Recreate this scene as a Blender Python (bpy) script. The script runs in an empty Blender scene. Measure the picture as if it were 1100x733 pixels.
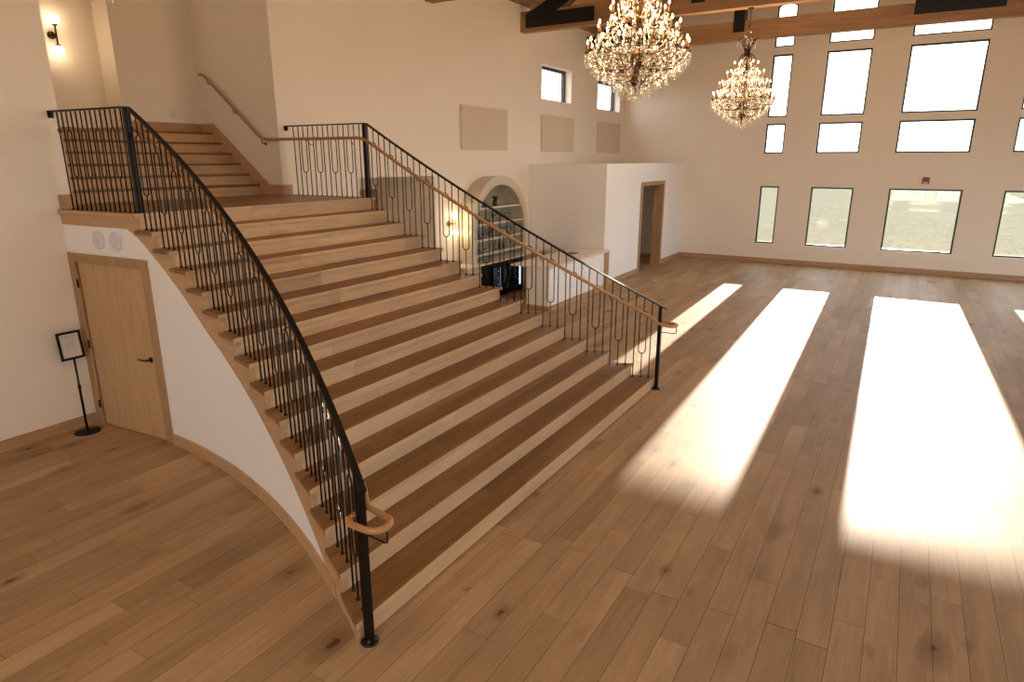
import bpy, math, random
from mathutils import Vector, Matrix
random.seed(7)
PI = math.pi
SC = bpy.context.scene
COL = SC.collection

# ------------------------------------------------------------------ mesh builder
class MB:
    def __init__(s): s.v = []; s.f = []; s.sm = []
    def add(s, vs, fs, smooth=False):
        n = len(s.v); s.v += [tuple(p) for p in vs]
        for f in fs: s.f.append([n + i for i in f]); s.sm.append(smooth)
        return s
    def box(s, x0, x1, y0, y1, z0, z1):
        vs = [(x0,y0,z0),(x1,y0,z0),(x1,y1,z0),(x0,y1,z0),(x0,y0,z1),(x1,y0,z1),(x1,y1,z1),(x0,y1,z1)]
        return s.add(vs, [(0,3,2,1),(4,5,6,7),(0,1,5,4),(1,2,6,5),(2,3,7,6),(3,0,4,7)])
    def prism(s, poly, z0, z1=None, zt=None):
        """plan polygon (ccw), z0 scalar or list for the bottom, z1 scalar or list for the top"""
        n = len(poly)
        zb = z0 if isinstance(z0, (list, tuple)) else [z0]*n
        zt = z1 if isinstance(z1, (list, tuple)) else [z1]*n
        vs = [(p[0],p[1],zb[i]) for i,p in enumerate(poly)] + [(p[0],p[1],zt[i]) for i,p in enumerate(poly)]
        fs = [tuple(range(n-1,-1,-1)), tuple(range(n,2*n))] + [(i,(i+1)%n,n+(i+1)%n,n+i) for i in range(n)]
        return s.add(vs, fs)
    def sweep(s, poly, a, b, axis):
        """polygon of 2D points extruded along axis from a to b; axis x: (y,z) pts, axis y: (x,z) pts"""
        n = len(poly)
        if axis == 'x': m = lambda p, t: (t, p[0], p[1])
        elif axis == 'y': m = lambda p, t: (p[0], t, p[1])
        else: m = lambda p, t: (p[0], p[1], t)
        vs = [m(p,a) for p in poly] + [m(p,b) for p in poly]
        fs = [tuple(range(n-1,-1,-1)), tuple(range(n,2*n))] + [(i,(i+1)%n,n+(i+1)%n,n+i) for i in range(n)]
        return s.add(vs, fs)
    def tube(s, path, r, n=8, closed=False, caps=True, flat=None, phase=0.0):
        P = [Vector(p) for p in path]; m = len(P)
        if m < 2: return s
        rings = []
        up = Vector((0,0,1)); prev = None
        for i in range(m):
            if closed: t = (P[(i+1)%m] - P[i-1])
            else: t = (P[min(i+1,m-1)] - P[max(i-1,0)])
            t.normalize()
            if prev is None:
                a = up if abs(t.z) < .95 else Vector((1,0,0))
                nrm = (a - t*a.dot(t)).normalized()
            else:
                nrm = (prev - t*prev.dot(t))
                nrm = nrm.normalized() if nrm.length > 1e-6 else prev
            prev = nrm; bn = t.cross(nrm)
            rr = r[i] if isinstance(r,(list,tuple)) else r
            ra, rb = (rr, rr) if flat is None else flat
            rings.append([P[i] + nrm*(math.cos(2*PI*k/n+phase)*ra) + bn*(math.sin(2*PI*k/n+phase)*rb) for k in range(n)])
        vs = [q for ring in rings for q in ring]; fs = []
        for i in range(m if closed else m-1):
            j = (i+1) % m
            for k in range(n): fs.append((i*n+k, j*n+k, j*n+(k+1)%n, i*n+(k+1)%n))
        s.add(vs, fs, n > 4)
        if caps and not closed:
            s.add(rings[0], [tuple(range(n))][:1]); s.add(rings[-1], [tuple(range(n-1,-1,-1))])
        return s
    def bar(s, a, b, w, h=None):
        """square bar between two points; w,h full sizes"""
        h = h or w
        q = math.sqrt(2)
        return s.tube([a,b], 1, 4, flat=(h/q, w/q), phase=PI/4)
    def lathe(s, prof, c=(0,0,0), n=16, axis='z'):
        vs = []; fs = []; m = len(prof)
        for r,z in prof:
            for k in range(n):
                x = r*math.cos(2*PI*k/n); y = r*math.sin(2*PI*k/n)
                if axis == 'z': p = (c[0]+x, c[1]+y, c[2]+z)
                elif axis == 'y': p = (c[0]+x, c[1]+z, c[2]+y)
                else: p = (c[0]+z, c[1]+x, c[2]+y)
                vs.append(p)
        for i in range(m-1):
            for k in range(n): fs.append((i*n+k, i*n+(k+1)%n, (i+1)*n+(k+1)%n, (i+1)*n+k))
        if prof[0][0] > 1e-5: fs.append(tuple(range(n-1,-1,-1)))
        if prof[-1][0] > 1e-5: fs.append(tuple((m-1)*n+k for k in range(n)))
        return s.add(vs, fs, True)
    def octa(s, c, r, h, h2=None, n=4, rot=0):
        h2 = h2 if h2 is not None else h
        vs = [(c[0]+r*math.cos(2*PI*k/n+rot), c[1]+r*math.sin(2*PI*k/n+rot), c[2]) for k in range(n)]
        vs += [(c[0],c[1],c[2]+h), (c[0],c[1],c[2]-h2)]
        return s.add(vs, [(k,(k+1)%n,n) for k in range(n)] + [((k+1)%n,k,n+1) for k in range(n)])
    def build(s, name, mat, parent=None, bevel=0, loc=None):
        me = bpy.data.meshes.new(name)
        me.from_pydata(s.v, [], s.f); me.validate()
        me.materials.append(mat)
        me.polygons.foreach_set('use_smooth', (s.sm + [False]*len(me.polygons))[:len(me.polygons)])
        import bmesh
        bm = bmesh.new(); bm.from_mesh(me)
        bmesh.ops.remove_doubles(bm, verts=bm.verts, dist=1e-6)
        bmesh.ops.recalc_face_normals(bm, faces=bm.faces); bm.to_mesh(me); bm.free()
        o = bpy.data.objects.new(name, me); COL.objects.link(o)
        if parent: o.parent = parent
        if loc: o.location = loc
        if bevel:
            m = o.modifiers.new('bevel', 'BEVEL'); m.width = bevel; m.segments = 2; m.limit_method = 'ANGLE'
            m.angle_limit = math.radians(40)
        return o

def thing(name, label, cat, loc=(0,0,0), group=None, rz=0):
    o = bpy.data.objects.new(name, None); COL.objects.link(o); o.location = loc; o.rotation_euler = (0,0,rz)
    o.empty_display_size = .1
    o['label'] = label; o['category'] = cat
    if group: o['group'] = group
    return o
def tag(o, label, cat, group=None):
    o['label'] = label; o['category'] = cat
    if group: o['group'] = group
    return o
def struct(o): o['kind'] = 'structure'; return o
def senp(name):
    o = bpy.data.objects.new(name, None); COL.objects.link(o); o.empty_display_size = .1; o['kind'] = 'structure'; return o
def kids(o): return [c for c in list(o.children)]
def copy_tree(o, parent=None, loc=None):
    c = o.copy(); COL.objects.link(c)
    if parent: c.parent = parent
    if loc is not None: c.location = loc
    for ch in kids(o): copy_tree(ch, c)
    return c

# ------------------------------------------------------------------ materials
def srgb(r, g, b):
    f = lambda c: c/12.92 if c <= .04045 else ((c+.055)/1.055)**2.4
    return (f(r/255), f(g/255), f(b/255), 1)
class NT:
    def __init__(s, name):
        s.m = bpy.data.materials.new(name); s.m.use_nodes = True; s.t = s.m.node_tree; s.t.nodes.clear()
        s.out = s.t.nodes.new('ShaderNodeOutputMaterial')
    def n(s, typ, ins=None, **kw):
        nd = s.t.nodes.new(typ)
        for k, v in kw.items(): setattr(nd, k, v)
        for k, v in (ins or {}).items(): s.set(nd.inputs[k], v)
        return nd
    def set(s, sock, v):
        if isinstance(v, bpy.types.NodeSocket): s.t.links.new(v, sock)
        elif isinstance(v, bpy.types.Node): s.t.links.new(v.outputs[0], sock)
        else: sock.default_value = v
    def math(s, op, a, b=0, c=0):
        nd = s.t.nodes.new('ShaderNodeMath'); nd.operation = op
        s.set(nd.inputs[0], a); s.set(nd.inputs[1], b); s.set(nd.inputs[2], c); return nd.outputs[0]
    def mix(s, f, a, b, blend='MIX'):
        nd = s.t.nodes.new('ShaderNodeMix'); nd.data_type = 'RGBA'; nd.blend_type = blend
        s.set(nd.inputs[0], f); s.set(nd.inputs[6], a); s.set(nd.inputs[7], b); return nd.outputs[2]
    def ramp(s, f, stops):
        nd = s.t.nodes.new('ShaderNodeValToRGB'); s.set(nd.inputs[0], f); e = nd.color_ramp.elements
        while len(e) < len(stops): e.new(.5)
        for i, (p, c) in enumerate(stops): e[i].position = p; e[i].color = c
        return nd.outputs[0]
    def surf(s, sh): s.t.links.new(sh if isinstance(sh, bpy.types.NodeSocket) else sh.outputs[0], s.out.inputs[0]); return s.m
    def princ(s, **ins):
        nd = s.t.nodes.new('ShaderNodeBsdfPrincipled')
        for k, v in ins.items(): s.set(nd.inputs[k.replace('_', ' ')], v)
        return nd
g4 = lambda v: (v, v, v, 1)

def mat_paint(name, col, rough=.6, var=.03, bump=.02):
    t = NT(name); tc = t.n('ShaderNodeNewGeometry').outputs['Position']
    n1 = t.n('ShaderNodeTexNoise', {'Vector': tc, 'Scale': .9, 'Detail': 3.0}).outputs[0]
    n2 = t.n('ShaderNodeTexNoise', {'Vector': tc, 'Scale': 60.0, 'Detail': 2.0}).outputs[0]
    c = t.mix(n1, tuple(x*(1-var) for x in col[:3]) + (1,), tuple(min(1, x*(1+var)) for x in col[:3]) + (1,))
    b = t.n('ShaderNodeBump', {'Strength': bump*5, 'Distance': .002, 'Height': n2})
    return t.surf(t.princ(Base_Color=c, Roughness=rough, Normal=b.outputs[0]))

def mat_planks(name, width, cols, rough=.38, knots=1.0, lenx=1.9, seam=.0022, vertical=False, gain=.30):
    """oak boards running along world Y; rows counted along X (and Z so that risers get rows as well)"""
    t = NT(name); g = t.n('ShaderNodeNewGeometry'); pos = g.outputs['Position']
    xyz = t.n('ShaderNodeSeparateXYZ', {0: pos}); X, Y, Z = xyz.outputs
    U = t.math('ADD', X, t.math('MULTIPLY', Z, .83)) if vertical else X
    U = t.math('ADD', U, 40.03)
    rowf = t.math('DIVIDE', U, width); row = t.math('FLOOR', rowf); fu = t.math('FRACT', rowf)
    wr = t.n('ShaderNodeTexWhiteNoise', {1: row}, noise_dimensions='1D').outputs[0]
    sh = t.math('MULTIPLY', wr, 9.7)
    vf = t.math('DIVIDE', t.math('ADD', t.math('ADD', Y, 60.0), sh), lenx)
    # uneven board lengths
    vf = t.math('ADD', vf, t.math('MULTIPLY', t.math('SINE', t.math('ADD', t.math('MULTIPLY', vf, 2.3), t.math('MULTIPLY', wr, 20))), .22))
    idx = t.math('FLOOR', vf); fv = t.math('FRACT', vf)
    cv = t.n('ShaderNodeCombineXYZ', {0: row, 1: idx, 2: 3.0})
    wn = t.n('ShaderNodeTexWhiteNoise', {0: cv}, noise_dimensions='3D'); rnd = wn.outputs[0]; rc = wn.outputs[1]
    # grain
    off = t.n('ShaderNodeVectorMath', {0: rc, 1: (17., 31., 9.)}, operation='MULTIPLY').outputs[0]
    st = t.n('ShaderNodeVectorMath', {0: pos, 1: (14., .9, 14.)}, operation='MULTIPLY').outputs[0]
    gv = t.n('ShaderNodeVectorMath', {0: st, 1: off}, operation='ADD').outputs[0]
    gr = t.n('ShaderNodeTexNoise', {'Vector': gv, 'Scale': 1.0, 'Detail': 6.0, 'Roughness': .6, 'Distortion': .9}).outputs[0]
    st2 = t.n('ShaderNodeVectorMath', {0: pos, 1: (110., 4.5, 110.)}, operation='MULTIPLY').outputs[0]
    gr2 = t.n('ShaderNodeTexNoise', {'Vector': st2, 'Scale': 1.0, 'Detail': 4.0}).outputs[0]
    bl = t.n('ShaderNodeTexNoise', {'Vector': t.n('ShaderNodeVectorMath', {0: t.n('ShaderNodeVectorMath', {0: pos, 1: (2.2, .8, 2.2)}, operation='MULTIPLY').outputs[0], 1: off}, operation='ADD').outputs[0], 'Scale': 1.0, 'Detail': 3.0}).outputs[0]
    base = t.ramp(rnd, [(0., cols[0]), (.35, cols[1]), (.7, cols[2]), (1., cols[3])])
    # cathedral figure on some boards
    wv = t.n('ShaderNodeTexWave', {'Vector': t.n('ShaderNodeVectorMath', {0: t.n('ShaderNodeVectorMath', {0: pos, 1: (9., 1.1, 9.)}, operation='MULTIPLY').outputs[0], 1: off}, operation='ADD').outputs[0], 'Scale': 2.1, 'Distortion': 5.0, 'Detail': 2.0, 'Detail Scale': .8}, bands_direction='X').outputs[1]
    cath = t.math('MULTIPLY', t.math('GREATER_THAN', t.n('ShaderNodeSeparateColor', {0: rc}).outputs[1], .72), t.math('MULTIPLY', wv, .16))
    v = t.math('SUBTRACT', t.math('ADD', t.math('MULTIPLY', gr, gain*1.5), t.math('ADD', t.math('MULTIPLY', gr2, gain), t.math('MULTIPLY', bl, gain*1.5))), cath)
    v = t.math('ADD', v, 1-gain*2.0)
    col = t.mix(1.0, base, t.n('ShaderNodeCombineColor', {0: v, 1: v, 2: v}).outputs[0], 'MULTIPLY')
    if knots:
        kv = t.n('ShaderNodeVectorMath', {0: pos, 1: (3.4, 1.7, 3.4)}, operation='MULTIPLY').outputs[0]
        wob = t.n('ShaderNodeTexNoise', {'Vector': pos, 'Scale': 22.0, 'Detail': 2.0}).outputs[1]
        kv = t.n('ShaderNodeVectorMath', {0: kv, 1: t.n('ShaderNodeVectorMath', {0: wob, 1: (.12, .12, .12)}, operation='MULTIPLY').outputs[0]}, operation='ADD').outputs[0]
        vo = t.n('ShaderNodeTexVoronoi', {'Vector': kv, 'Scale': 1.0, 'Randomness': 1.0})
        sz = t.math('MULTIPLY', t.math('POWER', t.n('ShaderNodeSeparateColor', {0: vo.outputs[1]}).outputs[0], 2.6), .12)
        k = t.math('SUBTRACT', 1.0, t.math('DIVIDE', vo.outputs[0], t.math('ADD', sz, .004)))
        k = t.math('MULTIPLY', t.math('MINIMUM', t.math('MAXIMUM', k, 0.), .35), 2.6*knots)
        col = t.mix(k, col, srgb(52, 36, 26))
        halo = t.math('SUBTRACT', 1.0, t.math('DIVIDE', vo.outputs[0], t.math('MULTIPLY', t.math('ADD', sz, .004), 4.0)))
        halo = t.math('MULTIPLY', t.math('MAXIMUM', halo, 0.), .5*knots)
        col = t.mix(halo, col, srgb(105, 76, 52))
    # seams
    du = t.math('MULTIPLY', t.math('MINIMUM', fu, t.math('SUBTRACT', 1., fu)), width)
    dv = t.math('MULTIPLY', t.math('MINIMUM', fv, t.math('SUBTRACT', 1., fv)), lenx)
    d = t.math('MINIMUM', du, dv)
    s_ = t.math('LESS_THAN', d, seam)
    col = t.mix(t.math('MULTIPLY', s_, .62), col, srgb(55, 38, 26))
    hgt = t.math('ADD', t.math('MULTIPLY', gr2, .25), t.math('MULTIPLY', t.math('MINIMUM', t.math('DIVIDE', d, .005), 1.), 1.))
    b = t.n('ShaderNodeBump', {'Strength': .22, 'Distance': .0015, 'Height': hgt})
    ro = t.math('ADD', rough-.06, t.math('MULTIPLY', gr, .16))
    return t.surf(t.princ(Base_Color=col, Roughness=ro, Normal=b.outputs[0], Specular_IOR_Level=.22))

def mat_wood(name, a, b, axis='y', rough=.45, scale=1.0, gloss=None):
    t = NT(name); pos = t.n('ShaderNodeNewGeometry').outputs['Position']
    k = {'x': (1.1, 16, 16), 'y': (16, 1.1, 16), 'z': (16, 16, 1.1)}[axis]; k = tuple(q*scale for q in k)
    v = t.n('ShaderNodeVectorMath', {0: pos, 1: k}, operation='MULTIPLY').outputs[0]
    n1 = t.n('ShaderNodeTexNoise', {'Vector': v, 'Scale': 1.0, 'Detail': 6.0, 'Roughness': .62, 'Distortion': .6}).outputs[0]
    v2 = t.n('ShaderNodeVectorMath', {0: pos, 1: tuple(6*q for q in k)}, operation='MULTIPLY').outputs[0]
    n2 = t.n('ShaderNodeTexNoise', {'Vector': v2, 'Scale': 1.0, 'Detail': 3.0}).outputs[0]
    f = t.math('ADD', t.math('MULTIPLY', n1, .75), t.math('MULTIPLY', n2, .25))
    c = t.ramp(f, [(.32, a), (.68, b)])
    bm = t.n('ShaderNodeBump', {'Strength': .12, 'Distance': .001, 'Height': n2})
    return t.surf(t.princ(Base_Color=c, Roughness=rough, Normal=bm.outputs[0]))

def mat_plain(name, col, rough=.5, metal=0., spec=.5, noise=.06):
    t = NT(name); pos = t.n('ShaderNodeNewGeometry').outputs['Position']
    n = t.n('ShaderNodeTexNoise', {'Vector': pos, 'Scale': 8.0, 'Detail': 3.0}).outputs[0]
    c = t.mix(n, tuple(x*(1-noise) for x in col[:3]) + (1,), tuple(min(1, x*(1+noise)) for x in col[:3]) + (1,))
    return t.surf(t.princ(Base_Color=c, Roughness=rough, Metallic=metal, Specular_IOR_Level=spec))
def mat_emit(name, col, strength):
    t = NT(name); return t.surf(t.n('ShaderNodeEmission', {0: col, 1: strength}))
def mat_glass(name, tint=(1,1,1,1), refl=1.0, haze=0.0):
    t = NT(name)
    tr = t.n('ShaderNodeBsdfTransparent', {0: tint}); gl = t.n('ShaderNodeBsdfGlossy', {0: (1,1,1,1), 1: .02})
    ge = t.n('ShaderNodeNewGeometry')
    dt = t.math('ABSOLUTE', t.n('ShaderNodeVectorMath', {0: ge.outputs['Normal'], 1: ge.outputs['Incoming']}, operation='DOT_PRODUCT').outputs['Value'])
    fr = t.math('ADD', .04, t.math('MULTIPLY', .96, t.math('POWER', t.math('SUBTRACT', 1., dt), 5.)))
    mx = t.n('ShaderNodeMixShader', {0: t.math('MULTIPLY', fr, refl), 1: tr.outputs[0], 2: gl.outputs[0]})
    return t.surf(mx)

W_ = srgb
M = {}
M['wall'] = mat_paint('wall_paint', W_(234,224,209))
M['ceiling'] = mat_paint('ceiling_paint', W_(232,224,212))
M['white'] = mat_paint('white_paint', W_(240,238,236), .5)
FL = [srgb(158,131,98), srgb(176,148,114), srgb(166,138,105), srgb(186,158,124)]
M['floor'] = mat_planks('floor_oak', .204, FL, .55, 1.6, 1.9, .0024, False, .42)
TR = [srgb(114,82,50), srgb(136,101,64), srgb(124,91,56), srgb(148,112,74)]
M['tread'] = mat_planks('tread_oak', .153, TR, .33, .5, 1.7)
RS = [srgb(186,150,112), srgb(202,166,128), srgb(194,158,120), srgb(208,174,136)]
M['riser'] = mat_planks('riser_oak', .50, RS, .45, .35, 2.3, .0012, True)
M['oak_trim'] = mat_wood('oak_trim', srgb(158,122,86), srgb(190,154,116), 'y')
M['oak_trim_x'] = mat_wood('oak_trim_x', srgb(158,122,86), srgb(190,154,116), 'x')
M['oak_door'] = mat_wood('oak_door', srgb(176,142,102), srgb(200,167,126), 'z', .5, 1.6)
M['oak_casing'] = mat_wood('oak_casing', srgb(152,117,81), srgb(180,145,106), 'z')
M['oak_rail'] = mat_wood('oak_rail', srgb(150,104,62), srgb(192,146,98), 'x', .3, 2)
M['oak_string'] = mat_wood('oak_string', srgb(176,138,100), srgb(200,164,124), 'x')
M['black'] = mat_plain('black_metal', srgb(24,23,23), .32, .6)
M['blackmatte'] = mat_plain('black_steel_plate', srgb(20,20,21), .5, .3)
M['bronze'] = mat_plain('window_frame_dark', srgb(46,46,46), .4, .3)
M['brass'] = mat_plain('brass', srgb(176,128,62), .28, 1.)
M['darkbrass'] = mat_plain('dark_bronze', srgb(66,48,34), .35, .9)
M['chrome'] = mat_plain('polished_chrome', srgb(210,205,195), .12, 1.)
M['beam'] = mat_wood('beam_wood', srgb(128,92,60), srgb(172,130,90), 'x', .55, .7)
M['beam_y'] = mat_wood('beam_wood_y', srgb(128,92,60), srgb(172,130,90), 'y', .55, .7)
M['glass'] = mat_glass('window_glass')
M['ceiling_wood'] = mat_wood('ceiling_wood', srgb(150,110,74), srgb(190,150,108), 'y', .6, .6)
M['shelfglass'] = mat_glass('drinking_glass', (.80,.86,.88,1), 4.0)
M['acoustic'] = mat_paint('acoustic_fabric', W_(212,198,176), .9, .05, .2)
M['cabinet'] = mat_plain('cabinet_paint', srgb(206,196,176), .4)
M['cabinet_in'] = mat_plain('cabinet_inside', srgb(160,156,134), .5)
M['counter'] = mat_plain('counter_stone', srgb(232,222,208), .2, 0, .5, .1)
M['plastic'] = mat_plain('white_plastic', srgb(214,216,224), .4)
M['paper'] = mat_plain('paper', srgb(214,205,200), .7)
M['ink'] = mat_plain('print_ink', srgb(80,66,66), .7)
M['red'] = mat_plain('red_plastic', srgb(122,24,20), .35)
M['leaf'] = mat_plain('leaf', srgb(38,52,26), .5, 0, .5, .3)
M['pot'] = mat_plain('pot_grey', srgb(52,58,60), .5)
M['rubber'] = mat_plain('hinge_black', srgb(18,18,18), .4, .5)
M['candle'] = mat_plain('candle_sleeve', srgb(150,104,50), .45)
M['bulb'] = mat_emit('bulb_glow', (1., .70, .34, 1), 14.)
M['globe'] = mat_emit('globe_glow', (1., .76, .48, 1), 7.)
M['led'] = mat_emit('cooler_light', (.55, .75, 1., 1), 1.2)
def crystal():
    t = NT('crystal'); 
    gl = t.n('ShaderNodeBsdfGlossy', {0: (1., .98, .95, 1), 1: .06})
    tr = t.n('ShaderNodeBsdfTransparent', {0: (1., .96, .9, 1)})
    df = t.n('ShaderNodeBsdfDiffuse', {0: (.95, .94, .92, 1)})
    a = t.n('ShaderNodeMixShader', {0: .25, 1: gl.outputs[0], 2: df.outputs[0]})
    b = t.n('ShaderNodeMixShader', {0: .55, 1: a.outputs[0], 2: tr.outputs[0]})
    return t.surf(b)
M['crystal'] = crystal()
M['gilt'] = mat_plain('gilt_arm', srgb(96,72,44), .3, .9)
def mat_grass():
    t = NT('dry_field'); pos = t.n('ShaderNodeNewGeometry').outputs['Position']
    v = t.n('ShaderNodeVectorMath', {0: pos, 1: (.25, 1., 1.)}, operation='MULTIPLY').outputs[0]
    n1 = t.n('ShaderNodeTexNoise', {'Vector': v, 'Scale': .35, 'Detail': 8.0, 'Roughness': .7}).outputs[0]
    n2 = t.n('ShaderNodeTexNoise', {'Vector': pos, 'Scale': 5.0, 'Detail': 6.0, 'Roughness': .7}).outputs[0]
    c = t.ramp(n1, [(.35, srgb(98,92,82)), (.5, srgb(92,92,66)), (.65, srgb(108,102,92))])
    c = t.mix(.55, c, t.ramp(n2, [(.3, srgb(56,54,48)), (.7, srgb(132,126,114))]))
    return t.surf(t.n('ShaderNodeBsdfDiffuse', {0: c}))
M['grass'] = mat_grass()

# ------------------------------------------------------------------ setting
XL, XLONG, XR = -8.44, -8.80, 9.6       # near left wall, long left wall, right wall
YB, YF = -6.0, 22.29
ZE = 6.90; XC = .40; SL = .55           # eave height, ridge x, roof slope
roof = lambda x: ZE + SL*(x-XLONG) if x < XC else ZE + SL*(2*XC-XLONG-x)

# floor: one slab, the planks are in the material
struct(MB().box(-9.2, XR, YB, YF+.3, -.12, 0).build('floor', M['floor']))

def wall_grid(cutsA, cutsB, holes, emit):
    for i in range(len(cutsA)-1):
        for j in range(len(cutsB)-1):
            a0, a1, b0, b1 = cutsA[i], cutsA[i+1], cutsB[j], cutsB[j+1]
            ca, cb = (a0+a1)/2, (b0+b1)/2
            if any(h[0] < ca < h[1] and h[2] < cb < h[3] for h in holes): continue
            emit(a0, a1, b0, b1)
def uniq(l): return sorted(set(round(v, 4) for v in l))

WX = [(-4.10,-3.53), (-2.60,-1.43), (-.50,1.29), (2.23,3.40), (4.33,4.90)]
WZ = [(.62,2.42), (3.42,4.30), (4.50,6.29), (6.50,6.95)]
AZ = [7.60, 8.10, 8.60, 8.10, 7.60]; AR = [.12, .25, .40, .25, .12]   # arched row: spring height, rise
far_holes = [(x0,x1,z0,z1) for x0,x1 in WX for z0,z1 in WZ] + [(x0,x1,7.15,AZ[i]+AR[i]) for i,(x0,x1) in enumerate(WX)]
mb = MB()
T = .24
def em_far(a0,a1,b0,b1): mb.box(a0,a1,YF,YF+T,b0,b1)
wall_grid(uniq([-9.2,XR+.2]+[v for h in far_holes for v in h[:2]]), uniq([0,9.0]+[v for h in far_holes for v in h[2:]]), far_holes, em_far)
mb.sweep([(-9.2,9.0),(XR+.2,9.0),(XC+.05,12.4),(XC-.05,12.4)], YF, YF+T, 'y')
# spandrels of the arched windows
for i,(x0,x1) in enumerate(WX):
    zc, r = AZ[i], AR[i]; cx = (x0+x1)/2; hw = (x1-x0)/2
    arc = [(cx - hw*math.cos(PI*k/12), zc + r*math.sin(PI*k/12)) for k in range(13)]
    mb.sweep([(x0,zc+r)] + arc[:7][::1], YF, YF+T, 'y')
    mb.sweep([(x1,zc+r)] + arc[6:][::-1], YF, YF+T, 'y')
struct(mb.build('wall_far', M['wall']))

def window_far(idx, x0, x1, z0, z1, arch=0):
    e = senp('window_%d' % idx)
    f = MB(); w = .045; ya, yb = YF+.07, YF+.15
    if not arch:
        f.box(x0,x1,ya,yb,z0,z0+w); f.box(x0,x1,ya,yb,z1-w,z1); f.box(x0,x0+w,ya,yb,z0+w,z1-w); f.box(x1-w,x1,ya,yb,z0+w,z1-w)
        g = MB().box(x0+w,x1-w,ya+.03,ya+.036,z0+w,z1-w)
    else:
        cx = (x0+x1)/2; hw = (x1-x0)/2
        f.box(x0,x1,ya,yb,z0,z0+w); f.box(x0,x0+w,ya,yb,z0+w,z1-.01); f.box(x1-w,x1,ya,yb,z0+w,z1-.01)
        o = [(cx-hw*math.cos(PI*k/14), z1+arch*math.sin(PI*k/14)) for k in range(15)]
        n_ = [(cx-(hw-w)*math.cos(PI*k/14), z1-.01+(arch-w+.01)*math.sin(PI*k/14)) for k in range(15)]
        for k in range(14): f.sweep([o[k],o[k+1],n_[k+1],n_[k]], ya, yb, 'y')
        g = MB().sweep([(x0+w,z0+w),(x1-w,z0+w)] + n_[::-1], ya+.03, ya+.036, 'y')
    f.build('window_frame', M['bronze'], e)
    g.build('window_pane', M['glass'], e)
wi = 1
for i,(x0,x1) in enumerate(WX):
    for (z0,z1) in WZ: window_far(wi, x0, x1, z0, z1); wi += 1
    window_far(wi, x0, x1, 7.15, AZ[i], AR[i]); wi += 1

# long left wall (with the two high windows and the hall opening)
HOLE_L = [(16.27,18.07,4.80,5.68), (19.97,21.80,4.78,5.66), (9.17,11.45,0,2.89)]
mb = MB()
TL = .36
wall_grid(uniq([7.42,YF]+[v for h in HOLE_L for v in h[:2]]), uniq([0,ZE+.3]+[v for h in HOLE_L for v in h[2:]]), HOLE_L,
          lambda a0,a1,b0,b1: mb.box(XLONG-TL,XLONG,a0,a1,b0,b1))
struct(mb.build('wall_left_long', M['wall']))
for (y0,y1,z0,z1) in HOLE_L[:2]:
    e = senp('window_%d' % wi); wi += 1
    w = .07; xa, xb = XLONG-.30, XLONG-.20
    f = MB().box(xa,xb,y0,y1,z0,z0+.045).box(xa,xb,y0,y1,z1-w,z1).box(xa,xb,y0,y0+w,z0,z1).box(xa,xb,y1-w,y1,z0,z1)
    f.build('window_frame', M['bronze'], e)
    MB().box(xa+.04,xa+.046,y0+w,y1-w,z0+.045,z1-w).build('window_pane', M['glass'], e)

# hall behind the opening under the upper floor
mb = MB()
mb.box(-10.66,-10.46,9.17,12.0,0,2.95)                 # back wall
mb.box(-10.46,XLONG-TL,11.45,11.6,0,2.95)              # side wall
mb.box(-10.46,XLONG-TL,9.0,9.17,0,2.95)
mb.box(-10.46,XLONG-TL,9.0,11.6,2.89,3.0)
struct(mb.build('wall_hall', M['wall']))
struct(MB().box(-10.66,-9.2,9.0,11.6,-.12,0).build('floor_hall', M['floor']))
e = senp('door_2')
d = MB().box(-10.46,-10.42,10.62,10.75,0,2.58).box(-10.46,-10.42,11.32,11.44,0,2.58).box(-10.46,-10.42,10.75,11.32,2.45,2.58)
d.build('door_casing', M['oak_casing'], e)
MB().box(-10.455,-10.435,10.75,11.32,0.01,2.45).build('door_leaf', M['oak_door'], e)

# near left wall
struct(MB().box(XL-.4,XL,YB,4.04,0,10).build('wall_left', M['wall']))
struct(MB().box(XL,XL+.016,YB,3.85,0,.14).build('baseboard_left', M['oak_trim']))
struct(MB().box(-9.5,-9.3,3.84,7.62,0,2.6).build('wall_under_landing', M['wall']))
# recess of the upper flight
SC_Z = 2.655                       # landing level
UZ = 3.663                         # upper landing level
mb = MB()
mb.box(-12.6,XLONG-TL,7.42,7.62,2.3,7.2)                                   # right side of flight (runs back from the long wall)
struct(mb.build('wall_flight_right', M['wall']))
struct(MB().box(-12.6,XL-.4,3.84,4.04,2.3,7.2).build('wall_flight_left', M['wall']))
mb = MB()
mb.box(-10.94,-10.74,6.08,7.42,2.3,7.2)                                 # nearer part of the back wall
mb.box(-11.55,-10.94,6.08,6.2,2.3,7.2)
mb.box(-11.75,-11.15,3.84,6.08,2.3,7.2)                                 # deeper part, carries the lamp
struct(mb.build('wall_flight_back', M['wall']))
struct(MB().box(-12.6,XL-.4,3.84,7.62,7.2,7.35).box(XL-.4,XLONG,3.84,4.04,7.2,10).build('ceiling_flight', M['ceiling']))
struct(MB().box(XLONG-.3,XLONG,4.04,7.42,7.2,10).build('wall_left_header', M['wall']))
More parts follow.
